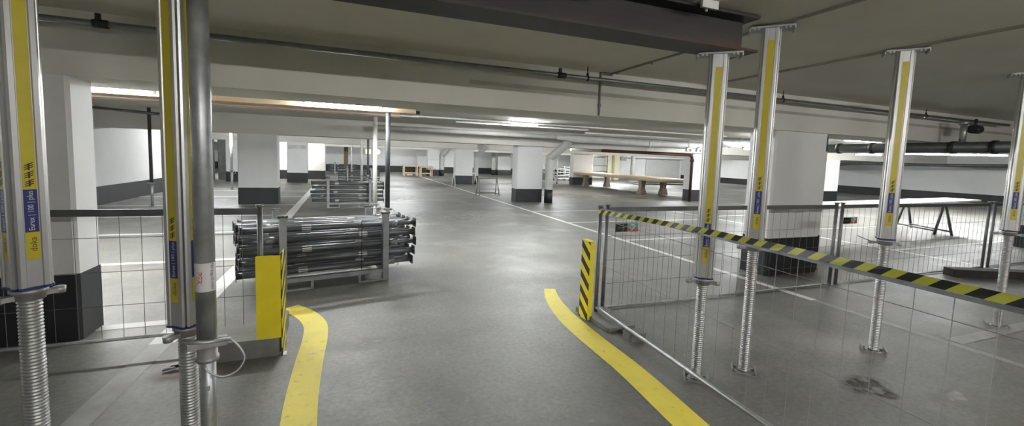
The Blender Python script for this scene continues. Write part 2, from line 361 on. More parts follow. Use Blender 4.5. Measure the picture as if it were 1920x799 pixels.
# ------------------------------------------------------------------ aluminium shoring props
def quarter():
    q = [(-.023, -.058), (.023, -.058), (.026, -.0615), (.043, -.0615), (.0495, -.056), (.0455, -.0455)]
    return q
def prop_profile():
    base = [(-.023, -.057), (.023, -.057), (.026, -.0615), (.042, -.0615), (.049, -.055), (.044, -.044), (.055, -.049), (.0615, -.042), (.0615, -.026)]
    P = []
    for k in range(4):
        a = k * PI / 2; c, s = math.cos(a), math.sin(a)
        for x, y in base: P.append((x * c - y * s, x * s + y * c))
    return P
T_UP = Matrix(((0, -1, 0, 0), (0, 0, -1, 0), (1, 0, 0, 0), (0, 0, 0, 1)))   # text lying along +z, facing -y
def eurex(loc, rz, zb, ztop, label, handle=False):
    """zb = lower end of the outer profile, ztop = top of the head plate"""
    t = thing('shoring_prop', label, 'prop', (loc[0], loc[1], 0), rz, 'aluminium shoring props')
    mb = MB()                                                        # foot plate with upturned lips
    mb.box(-.085, .085, -.07, .07, 0, .008); mb.box(-.085, -.078, -.07, .07, .008, .035); mb.box(.078, .085, -.07, .07, .008, .035)
    for x in (-.06, .06):
        for y in (-.045, .045): mb.lathe([(.011, .008), (.011, .018)], (x, y), 6)
    mb.build('base_plate', M['cast'], t)
    mb = MB(); r0, r1, p = .0335, .0385, .0145                       # threaded spindle
    prof = [(r0, .008)]
    z = .012
    while z < zb - .02:
        prof += [(r0, z), (r1, z + p * .3), (r1, z + p * .55), (r0, z + p * .85)]; z += p
    mb.lathe(prof + [(r0, zb + .05)], seg=18); mb.build('threaded_spindle', M['thread'], t)
    zn = zb - .045                                                    # wing nut with two lugs
    mb = MB(); mb.lathe([(.040, zn - .012), (.050, zn - .01), (.052, zn + .018), (.058, zn + .02), (.058, zn + .034), (.044, zn + .036)], seg=20)
    for sgn in (-1, 1):
        mb.box(sgn * .045 if sgn > 0 else -.098, .098 if sgn > 0 else -.045, -.016, .016, zn - .006, zn + .014)
        mb.lathe([(.019, zn - .010), (.021, zn + .018)], (sgn * .095, 0), 10)
    mb.build('adjusting_nut', M['cast'], t)
    mb = MB(); mb.prism(prop_profile(), zb, ztop - .012); pr = mb.build('outer_profile', M['alu'], t)
    mb = MB(); mb.prism([(x * 1.04, y * 1.04) for x, y in prop_profile()], zb - .006, zb + .004)
    mb.build('end_ring', M['blue'], pr)
    mb = MB(); mb.box(-.006, .006, -.071, -.055, zb + .02, zb + .05); mb.lathe([(.008, zb + .045), (.008, zb + .06)], (0, -.066), 8)
    mb.build('locking_bolt', M['cast'], t, rz=PI / 4)
    mb = MB(); mb.bbox(-.145, .145, -.075, .075, ztop - .012, ztop, .01)   # head plate, slotted
    mb.box(-.145, -.137, -.07, .07, ztop - .03, ztop - .012); mb.box(.137, .145, -.07, .07, ztop - .03, ztop - .012)
    for x in (-.11, -.085, .085, .11): mb.box(x - .006, x + .006, -.076, -.074, ztop - .026, ztop)
    mb.build('head_plate', M['cast'], t)
    tv = text_verts('Eurex | 100 | plus', .027); td = text_verts('doka', .03)
    for k in range(4):                                               # sticker on each of the four faces
        a = k * PI / 2; w = .0205; y = -.0575
        mb = MB(); mb.box(-w, w, y - .0006, y, zb + .40, ztop - .10); mb.box(-w, w, y - .0006, y, zb + .115, zb + .228)
        s = mb.build('yellow_sticker', M['yellow'], t, rz=a)
        mb = MB(); mb.box(-w, w, y - .0006, y, zb + .228, zb + .40); b = mb.build('blue_sticker', M['blue'], t, rz=a)
        X = Matrix.Translation((.0, y - .0010, zb + .314)) @ T_UP
        sc = .158 / (max(v[0] for v in tv[0]) - min(v[0] for v in tv[0]))
        mb = MB(); mb.add([(v[0] * sc, v[1] * sc * 1.12, v[2]) for v in tv[0]], tv[1], X); mb.build('lettering', M['white'], b)
        X = Matrix.Translation((.002, y - .0010, zb + .178)) @ T_UP
        mb = MB(); mb.add(td[0], td[1], X); mb.build('lettering', M['ink'], s)
        mb = MB()
        for q in range(3):                                           # three slanted tree-like marks above the blue field
            zc = zb + .425 + q * .033
            for d in (-.008, .0, .008):
                mb.add([(-.014, y - .001, zc + d - .007), (.012, y - .001, zc + d + .006), (.014, y - .001, zc + d + .011), (-.013, y - .001, zc + d - .003)], [(0, 1, 2, 3)])
            mb.add([(-.003, y - .0011, zc - .014), (.003, y - .0011, zc - .012), (.003, y - .0011, zc + .014), (-.003, y - .0011, zc + .012)], [(0, 1, 2, 3)])
        mb.build('logo', M['ink'], s)
    if handle:
        mb = MB()
        for q in (0, .03):
            mb.tube(spline_3([(-.05, -.03 + q, zn + .005), (-.12, -.05 + q, zn + .02), (-.19, -.02 + q * 1.5, zn + .045)]), .003, 6)
        mb.build('wire_handle', M['zinc_dull'], t)
    return t
def spline_3(pts, n=8):
    out = []
    for i in range(len(pts) - 1):
        p0, p1, p2, p3 = pts[max(i - 1, 0)], pts[i], pts[i + 1], pts[min(i + 2, len(pts) - 1)]
        for k in range(n):
            t = k / n
            out.append(tuple(.5 * (2 * p1[a] + (p2[a] - p0[a]) * t + (2 * p0[a] - 5 * p1[a] + 4 * p2[a] - p3[a]) * t * t + (3 * p1[a] - p0[a] - 3 * p2[a] + p3[a]) * t ** 3) for a in (0, 1, 2)))
    return out + [pts[-1]]
def face(x, y, extra): return math.atan2(x, -y) * 0 + math.atan2(-x, y) + extra   # turn the -y face to the camera's standpoint
R = math.radians
eurex((-1.22, 2.34), face(-1.22, 2.34, R(20)), 1.013, H, 'big aluminium prop at the left picture edge, in front of the white column')
eurex((-.695, 2.39), face(-.695, 2.39, R(41)), .78, 2.38, 'aluminium prop with yellow edges standing right behind the thick grey steel tube')
eurex((2.45, 2.41), face(2.42, 2.38, R(6)), .785, 2.38, 'aluminium prop carrying the end of the brown steel beam')
eurex((2.91, 2.39), face(2.91, 2.39, R(4)), 1.02, H - .017, 'aluminium prop just right of the one under the brown beam')
eurex((4.40, 2.33), face(4.40, 2.33, R(10)), 1.015, H - .017, 'aluminium prop standing alone between the column and the folding table', True)
eurex((6.44, 2.32), face(6.44, 2.32, R(12)), 1.03, H, 'aluminium prop cut off by the right picture edge')

# ------------------------------------------------------------------ slender steel posts
def steel_post(loc, ztop, zc, label, m_out='zinc', lab=False, hook=True, r=.038, lean=(0, 0), cap=True):
    t = thing('steel_post', label, 'post', (loc[0], loc[1], 0), 0, 'slender steel posts')
    t.rotation_euler = (lean[1], lean[0], 0)
    mb = MB(); mb.box(-.06, .06, -.06, .06, 0, .006); mb.build('base_plate', M['zinc_dull'], t)
    mb = MB(); mb.lathe([(r * .82, .006), (r * .82, zc + .1)], seg=20)
    z = .15
    while z < zc - .1:
        mb.box(-.006, .006, -r * .82 - .001, -r * .8, z - .011, z + .011); z += .1
    i = mb.build('inner_tube', M['zinc'], t)
    mb = MB(); mb.lathe([(r, zc), (r, ztop - .006)], seg=24); mb.build('outer_tube', M[m_out], t)
    mb = MB(); mb.lathe([(r + .002, zc - .07), (r + .006, zc - .065), (r + .006, zc - .05), (r + .001, zc - .048), (r + .001, zc + .02)], seg=20)
    for s in (-1, 1): mb.box(*((.03, .075) if s > 0 else (-.075, -.03)), -.014, .014, zc - .0, zc + .03)
    mb.bbox(-.075, .075, -.012 - r, -r + .004, zc + .004, zc + .034, .006)
    mb.build('adjusting_nut', M['cast'], t)
    if hook:
        mb = MB(); mb.tube([(-.09, -r - .014, zc + .05), (.0, -r - .02, zc + .035), (.085, -r - .012, zc + .03)], .0085, 10)
        mb.build('locking_pin', M['zinc'], t)
        mb = MB()
        mb.tube(spline_3([(.08, -.035, zc + .03), (.12, -.05, zc - .02), (.135, -.06, zc - .07), (.105, -.07, zc - .115), (.05, -.075, zc - .125), (.0, -.07, zc - .09), (-.008, -.066, zc - .07)]), .005, 8)
        mb.build('hook', M['zinc'], t)
    mb = MB(); mb.box(-.06, .06, -.06, .06, ztop - .006, ztop); mb.build('head_plate', M['zinc_dull'], t)
    if lab:
        rr = r + .0008; z0, z1 = .985, 1.11; a0, a1 = -1.62, 1.75; n = 24
        mb = MB(); vs = []
        for k in range(n + 1):
            a = a0 + (a1 - a0) * k / n; vs += [(rr * math.sin(a), -rr * math.cos(a), z0), (rr * math.sin(a), -rr * math.cos(a), z1)]
        mb.smooth = True; mb.add(vs, [(2 * k, 2 * k + 2, 2 * k + 3, 2 * k + 1) for k in range(n)])
        L = mb.build('label', M['white'], t)
        def wrap(body, size, zmid, ang, m, bold=1):
            v, f = text_verts(body, size); q = rr + .0006
            mb = MB(); mb.add([(q * math.sin(ang + y / q), -q * math.cos(ang + y / q), zmid - x) for x, y, _ in v], f); mb.build('lettering', m, L)
        wrap('PERI', .034, 1.043, -.62, M['red_ink']); wrap('PEP Ergo D-350+', .0165, 1.05, .68, M['ink'])
    return t
steel_post((-.57, 2.2), H, .735, 'thick grey galvanised tube with white label at front left', lab=True).rotation_euler = (0, 0, R(14))
steel_post((.69, 7.9), 2.33, .62, 'dark steel post rising behind the right end of the nearest pallet', 'post_dark', r=.04)
steel_post((.56, 9.3), 2.36, .55, 'pale galvanised post with hook behind the nearest pallet', 'white_metal', r=.044)
steel_post((.755, 23.2), H, .5, 'white slim post rising behind the second pallet', 'pipe_white', r=.06)
steel_post((1.065, 23.3), H, .5, 'dark slim post just right of the white slim post', 'tube', r=.055)
steel_post((.4, 33), H, .5, 'thin pale post farthest away near the yellow lamps', 'pipe_white', r=.045)
steel_post((-4.2, 20), H, .75, 'white thin post with threaded foot left of the middle column', 'pipe_white', r=.05)
steel_post((-4.89, 14.4), H, .6, 'dark thin post standing against the left white wall', 'pipe_dark', r=.04, hook=False)

# ------------------------------------------------------------------ brown steel beam and bits on it
t = thing('steel_beam', 'dark rusty brown steel I-beam under the ceiling across the picture top', 'beam', (0, 2.38, 2.38))
mb = MB()
x0, x1 = -1.0, 2.64
mb.box(x0, x1, -.12, .12, .0, .017); mb.box(x0, x1, -.12, .12, .223, .24); mb.box(x0, x1 - .03, -.006, .006, .017, .223)
mb.build('i_section', M['rust'], t)
mb = MB(); mb.bbox(2.06, 2.21, -.185, -.08, .240, .2495, .01); mb.box(2.07, 2.2, -.185, -.165, .2, .24); mb.tube([(2.135, -.15, .19), (2.135, -.15, .23)], .008, 8)
cl = tag(mb.build('beam_clamp', M['white_metal'], None, (0, 2.38, 2.38)), 'small white clamp gripping the top flange of the brown beam', 'clamp')
mb = MB(); mb.bbox(.75, 1.36, 2.14, 2.245, 2.545, 2.63, .004)
tag(mb.build('timber_block', M['timber'], None), 'pale timber block under the ceiling beside the brown beam', 'timber')

# ------------------------------------------------------------------ pipes and conduits
def hanger(mb, x, y, z, r):
    mb.tube([(x, y, z + r), (x, y, H)], .006, 6)
def ring(mb, x, y, z, r, w=.035):
    mb.tube([(x - w / 2, y, z), (x + w / 2, y, z)], r, 14)
t = thing('sprinkler_pipe', 'grey steel sprinkler pipe running along the near concrete beam', 'pipe')
Yp, Zp = 4.26, 2.505
mb = MB(); mb.tube([(-6.0, Yp, Zp), (11.3, Yp, Zp)], .024, 14); mb.build('pipe_run', M['pipe_grey'], t)
for x, w in ((-1.72, .09), (2.16, .10), (5.05, .06), (8.2, .06)):
    mb = MB(); ring(mb, x, Yp, Zp, .031, w); mb.box(x - .03, x - .0, Yp - .012, Yp + .012, Zp + .02, Zp + .075); mb.build('coupling', M['cast_iron'], t)
for x in (-1.30, 2.48, 5.5, 8.75):
    mb = MB(); hanger(mb, x, Yp, Zp, .02); ring(mb, x, Yp, Zp, .029, .02); mb.lathe([(.016, Zp + .03), (.010, Zp + .06)], (x, Yp), 8); mb.build('hanger', M['cast_iron'], t)
t = thing('main_pipe', 'large grey main pipe with couplings passing behind the lone prop', 'pipe')
mb = MB(); mb.tube([(9.5, 3.2, 2.03), (9.5, 6.75, 2.03), (9.42, 6.95, 2.1), (9.4, 7.0, 2.3), (9.4, 7.0, H - .002)], .09, 18); mb.build('pipe_run', M['pipe_dark'], t)
for y in (3.45, 6.3):
    mb = MB(); mb.tube([(9.5, y, 2.1), (9.5, y, H - .002)], .009, 6); mb.build('hanger', M['cast_iron'], t)
for y in (3.7, 4.2, 5.4, 6.0):
    mb = MB(); mb.tube([(9.5, y - .03, 2.03), (9.5, y + .03, 2.03)], .106, 18); mb.build('coupling', M['cast_iron'], t)
mb = MB(); mb.tube([(9.5, 4.1, 2.11), (9.5, 4.1, 2.44)], .045, 14); mb.tube([(9.5, 4.1, 2.40), (9.5, 4.1, 2.46)], .06, 14); mb.build('riser', M['zinc'], t)
mb = MB(); mb.tube([(9.55, 4.02, 2.33), (9.75, 4.02, 2.33)], .07, 14); mb.tube([(9.65, 4.02, 2.33), (9.65, 4.02, 2.5)], .02, 10)
tag(mb.build('pipe_valve', M['cast_iron']), 'round black pipe fitting beside the prop at the right edge', 'valve')
t = thing('electrical_conduit', 'thin grey conduit on the ceiling above the second prop and down the concrete beam face', 'conduit')
mb = MB(); mb.box(2.888, 2.912, -1, 4.43, 2.614, 2.6295); mb.tube([(2.76, 4.438, 2.6), (2.76, 4.438, 2.135)], .012, 8); mb.box(2.75, 2.912, 4.424, 4.448, 2.60, 2.6295); mb.build('conduit_run', M['conduit'], t)
for z in (2.25,):
    mb = MB(); mb.lathe([(.018, z - .02), (.022, z), (.018, z + .02)], (2.76, 4.44), 8); mb.build('conduit_clip', M['conduit'], t)
for y in (2.9, 3.7, 4.3):
    mb = MB(); mb.tube([(2.9, y - .02, 2.612), (2.9, y + .02, 2.612)], .017, 8); mb.build('conduit_clip', M['conduit'], t)
t = thing('electrical_conduit', 'faint grey conduit on the ceiling passing above the lone prop', 'conduit')
mb = MB(); mb.box(4.32, 4.36, -2, 4.42, 2.6145, 2.6295); mb.build('conduit_run', M['conduit'], t)
# bracket fixed low on the ceiling at the right edge
mb = MB(); mb.tube([(7.2, 2.55, 2.56), (7.6, 2.45, 2.56)], .012, 8); mb.tube([(7.4, 2.5, 2.56), (7.4, 2.5, 2.63)], .008, 6)
tag(mb.build('ceiling_bracket', M['cast_iron']), 'short dark bar under the ceiling beside the prop at the right edge', 'bracket')
# beam 2 white pipes
t = thing('white_drain_pipe', 'long white pipe hung below the ceiling ahead of the second beam', 'pipe')
mb = MB(); mb.tube([(.9, 13.7, 2.40), (6.9, 13.7, 2.40)], .075, 16); mb.build('pipe_run', M['pipe_white'], t)
mb = MB(); mb.tube([(6.85, 13.7, 2.40), (7.2, 13.7, 2.385), (7.5, 13.7, 2.37), (13.6, 13.7, 2.37)], [.075, .10, .135, .135], 18); mb.build('wide_pipe_run', M['pipe_white'], t)
for x in (7.6, 10.0, 2.6, 4.9):
    mb = MB(); hanger(mb, x, 13.7, 2.4, .07); mb.build('hanger', M['white_metal'], t)
def drain(x, y, ztop, side, label, r=.11):
    t = thing('drain_downpipe', label, 'pipe')
    mb = MB(); mb.tube(spline_3([(x, y, .27), (x, y, 1.0), (x, y, 1.62), (x + side * .06, y - .08, 1.74), (x + side * .22, y - .32, 1.96), (x + side * .38, y - .62, 2.24), (x + side * .42, y - .75, 2.34)], 5), r, 16)
    mb.build('pipe_run', M['pipe_white'], t)
    mb = MB(); mb.tube([(x, y, 0), (x, y, .50)], r + .006, 16); mb.build('pipe_base', M['black'], t)
    return t
drain(7.08, 14.62, 2.2, 1, 'white drain pipe with angled top on the column in mid garage', .15)
drain(7.26, 25.0, 2.1, 1, 'white drain pipe on the distant column behind the white trestle', .14)
drain(7.3, 35.1, 2.1, 1, 'white drain pipe on the far column beside the workbenches', .2)
drain(12.95, 38.7, 2.2, -1, 'white drain pipe on the farthest small column', .2)
t = thing('red_pipe', 'dark red pipe running level and then down the edge of a column', 'pipe')
mb = MB(); mb.tube([(13.92, 14.75, .0), (13.92, 14.75, 1.82), (13.88, 14.75, 1.95), (13.75, 14.75, 2.0), (9.2, 14.45, 2.02)], .06, 14); mb.build('pipe_run', M['pipe_red'], t)
mb = MB(); mb.tube([(13.92, 14.75, 1.72), (13.92, 14.75, 1.82)], .085, 14); mb.build('coupling', M['cast_iron'], t)
# drain and arch beside the near right column
t = thing('drain_downpipe', 'white downpipe with curved dark branch behind the large grey-white column', 'pipe')
X, Y = 25.3, 16.3
mb = MB(); mb.tube([(X, Y, .5), (X, Y, 1.9)], .28, 16); mb.build('pipe_run', M['pipe_white'], t)
mb = MB(); mb.tube([(X, Y, 0), (X, Y, .5)], .29, 16); mb.build('pipe_base', M['black'], t)
mb = MB(); mb.tube([(X, Y, 1.88), (X, Y, 2.2)], [.28, .55], 16); mb.build('funnel', M['pipe_white'], t)
mb = MB(); mb.tube(spline_3([(X, Y - .28, 1.85), (X + .7, Y - .5, 1.95), (X + 1.6, Y - 1.0, 1.98), (29, 13.0, 2.0), (31, 9, 2.1)]), .08, 10); mb.build('branch', M['pipe_dark'], t)
# cable trunking and small lines under the ceiling behind the near beam
for i, (x0, x1, y, z, r, lab) in enumerate(((1.6, 12.2, 11.42, 2.60, .018, 'white cable trunking in line with the small bright lamp'), (2.9, 7.2, 12.15, 2.58, .02, 'short white cable trunking behind the small bright lamp'),
        (7.5, 13, 12.9, 2.54, .025, 'white conduit above the wide white pipe'))):
    t = thing('cable_trunking', lab, 'trunking'); mb = MB(); mb.box(x0, x1, y - r, y + r, z - r, z + r); mb.build('trunking_run', M['white_metal'], t)
    for k in range(3):
        x = x0 + (x1 - x0) * (k + .5) / 3; mb = MB(); mb.tube([(x, y, z), (x, y, H)], .006, 6); mb.build('hanger', M['white_metal'], t)
t = thing('ventilation_duct', 'silver foil wrapped duct seen between two props', 'duct')
mb = MB(); mb.smooth = True; pts = []
n = 22; mb.tube([(12.3 + 2.3 * k / n, 12.1, 2.44 + .012 * math.sin(k * 2.1)) for k in range(n + 1)], [.165 + .012 * math.sin(k * 1.7) for k in range(n + 1)], 18); mb.build('foil_wrap', M['foil'], t)
for x in (12.6, 14.2):
    mb = MB(); mb.tube([(x, 12.1, 2.55), (x, 12.1, H)], .008, 6); mb.build('hanger', M['white_metal'], t)
# small white hooks and knobs on the pipe
mb = MB(); mb.tube(spline_3([(10.35, 13.3, 2.06), (10.5, 13.3, 2.13), (10.5, 13.3, 2.33), (10.6, 13.3, 2.42), (10.8, 13.3, 2.42)]), .02, 8); mb.tube([(10.8, 13.3, 2.41), (10.8, 13.3, H - .002)], .015, 6)
tag(mb.build('pipe_hook', M['white_metal']), 'white hook-shaped pipe below the wide white pipe', 'hook')
for k, x in enumerate((12.25, 12.75)):
    mb = MB(); mb.tube(spline_3([(x - .1, 13.2, 2.10), (x - .07, 13.2, 2.2), (x + .07, 13.2, 2.22), (x + .12, 13.2, 2.12)]), .05, 10); mb.tube([(x, 13.2, 2.2), (x, 13.2, H - .002)], .012, 6)
    tag(mb.build('pipe_elbow', M['white_metal']), ('white pipe elbow hanging just left of the prop under the brown beam', 'white pipe elbow half hidden by the prop under the brown beam')[k], 'pipe', 'white pipe elbows')
# beam-side dark bar (left) under the ceiling
mb = MB(); mb.tube([(-5.4, 12.2, 2.42), (-3.1, 11.2, 2.25)], .03, 8)
mb.tube([(-5.2, 12.11, 2.40), (-5.2, 12.11, H - .004)], .01, 6); mb.tube([(-3.3, 11.29, 2.22), (-3.3, 11.29, H - .004)], .01, 6)
tag(mb.build('sloping_pipe', M['pipe_dark']), 'dark sloping pipe under the ceiling beside the left column', 'pipe')

# ------------------------------------------------------------------ timber beams and lamps on the posts
def h20(x0, x1, y, z0, label, m='timber', cap=True):
    t = thing('timber_beam', label, 'beam')
    mb = MB(); mb.bbox(x0, x1, y - .04, y + .04, z0, z0 + .04, .004); mb.bbox(x0, x1, y - .04, y + .04, z0 + .16, z0 + .2, .004); mb.box(x0, x1, y - .014, y + .014, z0 + .04, z0 + .16)
    mb.build('timber_section', M[m], t)
    if cap:
        mb = MB(); mb.bbox(x1, x1 + .07, y - .043, y + .043, z0 - .003, z0 + .05, .006); mb.build('end_cap', M['plastic'], t)
h20(-5.2, 1.16, 7.9, 2.33, 'pale timber beam with black end cap under the near lamps')
h20(-5.6, 1.05, 9.3, 2.36, 'pinkish timber beam behind the near lamps', 'timber_red', False)
def lamp(p0, p1, label, big=True, m='tube_light', w=.05):
    """fluorescent batten: white housing with one bare tube below"""
    a, b = Vector(p0), Vector(p1); d = (b - a); L = d.length; rz = math.atan2(d.y, d.x); c = (a + b) / 2
    t = thing('fluorescent_lamp', label, 'lamp', tuple(c), rz, 'fluorescent lamps')
    mb = MB(); mb.bbox(-L / 2, L / 2, -w, w, .03, .075, .01); mb.build('lamp_housing', M['white_metal'], t)
    for s in (-1, 1):
        mb = MB(); mb.box(s * L / 2 - .02, s * L / 2 + .02, -.02, .02, -.02, .03); mb.build('lamp_holder', M['white_metal'], t)
    mb = MB(); mb.tube([(-L / 2 + .02, 0, 0), (L / 2 - .02, 0, 0)], .017 if big else .03, 10); mb.build('lamp_tube', M[m], t)
    mb = MB()
    for x in (-L * .3, L * .3): mb.tube([(x, 0, .07), (x, 0, H - c.z)], .006, 6)
    mb.build('hanger', M['white_metal'], t)
    return t
lamp((-4.1, 7.72, 2.34), (-2.55, 7.72, 2.38), 'bright fluorescent lamp beside the left column')
lamp((-.62, 7.72, 2.40), (.58, 7.72, 2.34), 'bright fluorescent lamp above the nearest pallet')
mb = MB(); mb.tube([(-5.5, 8.45, 2.33), (1.3, 8.45, 2.33)], .012, 8)
for x in (-5, -2, 1): mb.tube([(x, 8.45, 2.33), (x, 8.45, H)], .005, 6)
tag(mb.build('white_rod', M['white_metal']), 'thin white rod between the two timber beams', 'rod')
lamp((4.25, 11.3, 2.55), (5.05, 11.3, 2.55), 'small bright lamp at the centre of the ceiling')
GRID = (
    (-2.6, (1.0, 4.1, 7.4), 'lamp over the bays behind the viewer'),
    (7.4, (-4.6, 3.2, 9.4, 16.0, 23.5), 'added lamp hidden behind the nearest concrete beam'),  # added row kept out of sight, brightens the columns and floor
    (19.6, (-4.4, 2.2, 9.6, 17.5, 25.0), 'added lamp between the second and third concrete beams'),  # row added to raise the brightness of the far floor
    (30.2, (-8.0, -2.6, 3.4, 10.8, 18.4, 26.0, 29.5), 'added lamp between the third and fourth concrete beams'),  # another added row, its last lamp lights the shutter
    (38.2, (-4.0, 3.6, 10.2, 19.0), 'added lamp before the far wall'))  # lamps put in to light the far end
NTH = ('first', 'second', 'third', 'fourth', 'fifth', 'sixth', 'seventh')
for y, xs, lab in GRID:
    for k, x in enumerate(xs):
        lamp((x - .75, y, 2.51), (x + .75, y, 2.51), lab + ', %s from the left' % NTH[k], m='tube_aisle' if y < 0 else 'tube_bay' if y < 9 else 'tube_far' if y < 35 else 'tube_wall')
lamp((-3.2, 26.8, 2.51), (-1.8, 26.8, 2.51), 'added lamp close in front of the white wall block, behind the third beam', m='tube_view')  # put in unseen behind the beam to brighten the white block
lamp((13.2, 11.6, 2.22), (14.6, 11.6, 2.22), 'lamp hanging under the silver duct', m='tube_far')
lamp((21.0, 12.6, 2.28), (21.6, 11.9, 2.28), 'short lamp above the main pipe by the large column', m='tube_view')
lamp((20.2, 10.4, 2.28), (21.7, 8.1, 2.28), 'long lamp strip showing just below the main pipe', m='tube_far')
lamp((14.6, 9.1, 2.50), (15.7, 8.7, 2.50), 'lamp strip showing just above the main pipe', m='tube_view')

# ------------------------------------------------------------------ pallets of steel props
def stored_prop(L, detail=True):
    """steel prop lying along +x, tube centre on the axis, end plates .12 square"""
    t = thing('steel_prop', 'steel prop', 'prop')
    xs = L * .85
    mb = MB(); mb.tube([(.008, 0, 0), (xs, 0, 0)], .038, 12); mb.build('outer_tube', M['tube'], t)
    mb = MB(); mb.tube([(xs - .02, 0, 0), (L - .008, 0, 0)], .0315, 12); mb.build('inner_tube', M['tube'], t)
    mb = MB(); mb.tube([(xs - .05, 0, 0), (xs + .06, 0, 0)], .044, 12); mb.box(xs + .01, xs + .035, -.06, .06, -.012, .012); mb.build('adjusting_nut', M['frame'], t)
    if detail:
        mb = MB(); mb.tube(spline_3([(xs + .03, -.05, .01), (xs + .08, -.062, -.015), (xs + .11, -.05, -.04), (xs + .07, -.045, -.055)]), .004, 6); mb.build('hook', M['zinc_dull'], t)
    for x in (0, L - .008):
        mb = MB(); b = .02; T = Matrix(((0, 0, 1, x), (1, 0, 0, 0), (0, 1, 0, 0), (0, 0, 0, 1)))
        mb.bbox(-.057, .057, -.057, .057, 0, .008, .012, T); mb.build('end_plate', M['tube_end'], t)
    mb = MB(); mb.smooth = True
    xl = .62; vs = []; n = 8
    for k in range(n + 1):
        a = -PI * .2 + PI * 1.7 * k / n
        vs += [(xl, .0386 * math.cos(a), .0386 * math.sin(a)), (xl + .1, .0386 * math.cos(a), .0386 * math.sin(a))]
    mb.add(vs, [(2 * k, 2 * k + 1, 2 * k + 3, 2 * k + 2) for k in range(n)]); mb.build('label', M['prop_label'], t)
    return t
def pallet_frame(L=1.16, D=.8, hgt=.85):
    t = thing('pallet_frame', 'steel pallet', 'pallet')
    for x in (0, L):
        for y in (0, D):
            mb = MB(); mb.box(x - .036, x + .036, y - .036, y + .036, 0, hgt); mb.build('post', M['frame'], t)
            mb = MB(); mb.tube([(x - .055, y, hgt + .02), (x - .03, y, hgt), (x, y, hgt + .004), (x + .03, y, hgt), (x + .055, y, hgt + .02)], [.012, .02, .022, .02, .012], 8); mb.build('stacking_cap', M['tube_end'], t)
    for y in (0, D):
        mb = MB(); mb.box(.03, L - .03, y - .02, y + .02, .10, .15); mb.build('rail', M['frame'], t)
        for xa, xb in ((.03, .30), (L - .32, L - .03)):
            mb = MB(); mb.box(xa, xb, y - .02, y + .02, 0, .022); xx = xb if xa < .1 else xa
            mb.box(xx - .015, xx + .015, y - .02, y + .02, .0, .10); mb.build('foot', M['frame'], t)
    for x in (0, L):
        mb = MB(); mb.box(x - .02, x + .02, .03, D - .03, .10, .15); mb.build('cross_rail', M['frame'], t)
    return t
NM = ['bottom', 'second', 'third', 'fourth', 'top']; ORD = ['front', 'second', 'third', 'fourth', 'rear']
pf = pallet_frame(); sp = stored_prop(2.0); first = True
PALS = (((-.66, 5.42), math.atan2(.25, 1.13), 'nearest pallet beside the yellow guard', 5, 5),
        ((-.47, 13.54), R(3), 'second pallet in the aisle', 5, 2),
        ((.09, 23.6), R(1), 'third pallet in the aisle', 5, 2),
        ((-.75, 35.5), R(1), 'farthest pallet in the aisle', 5, 2))
rd = random.Random(3)
for pi, ((px, py), a, nm, nr, ncol) in enumerate(PALS):
    lab = 'grey steel pallet frame full of props, ' + nm
    if pi == 0: pf.location = (px, py, 0); pf.rotation_euler = (0, 0, a); tag(pf, lab, None, 'steel prop pallets')
    else: dup(pf, (px, py, 0), a, lab, 'steel prop pallets')
    u = Vector((math.cos(a), math.sin(a), 0)); v = Vector((-u.y, u.x, 0))
    for r in range(nr):
        for c in range(5):
            if c >= ncol and r < nr - 1: continue
            flip = (r + c) % 2
            off = -.44 + rd.uniform(-.03, .03)
            z = .212 + r * .124
            if r == 4 and pi == 0: z += .0
            y = .095 + c * .1525
            base = Vector((px, py, z)) + v * y + u * (off + (2.0 if flip else 0))
            L = 'steel prop on the %s, %s layer, %s of the row' % (nm, NM[r], ORD[c] if c else 'front')
            rot = (rd.uniform(-.5, .5) + (PI if flip else 0), 0, a + (PI if flip else 0))
            tx = rd.uniform(-.25, .25)
            # spin about own axis only a little: end plates stay nearly square
            rot = (rd.uniform(-.06, .06), 0, a + (PI if flip else 0))
            g = 'steel props on the ' + nm
            if first: sp.location = base; sp.rotation_euler = rot; tag(sp, L, None, g); first = False
            else: dup(sp, base, 0, L, g, rot)
# steel band over the near pallet load
mb = MB(); T = Matrix.Translation((-.66, 5.42, 0)) @ Matrix.Rotation(PALS[0][1], 4, 'Z')
mb.tube([T @ Vector(p) for p in ((.86, -.02, .17), (.86, -.035, .5), (.86, -.03, .78))], .005, 6)
tag(mb.build('tie_strap', M['plastic']), 'dark strap hanging down the front of the nearest pallet', 'strap')

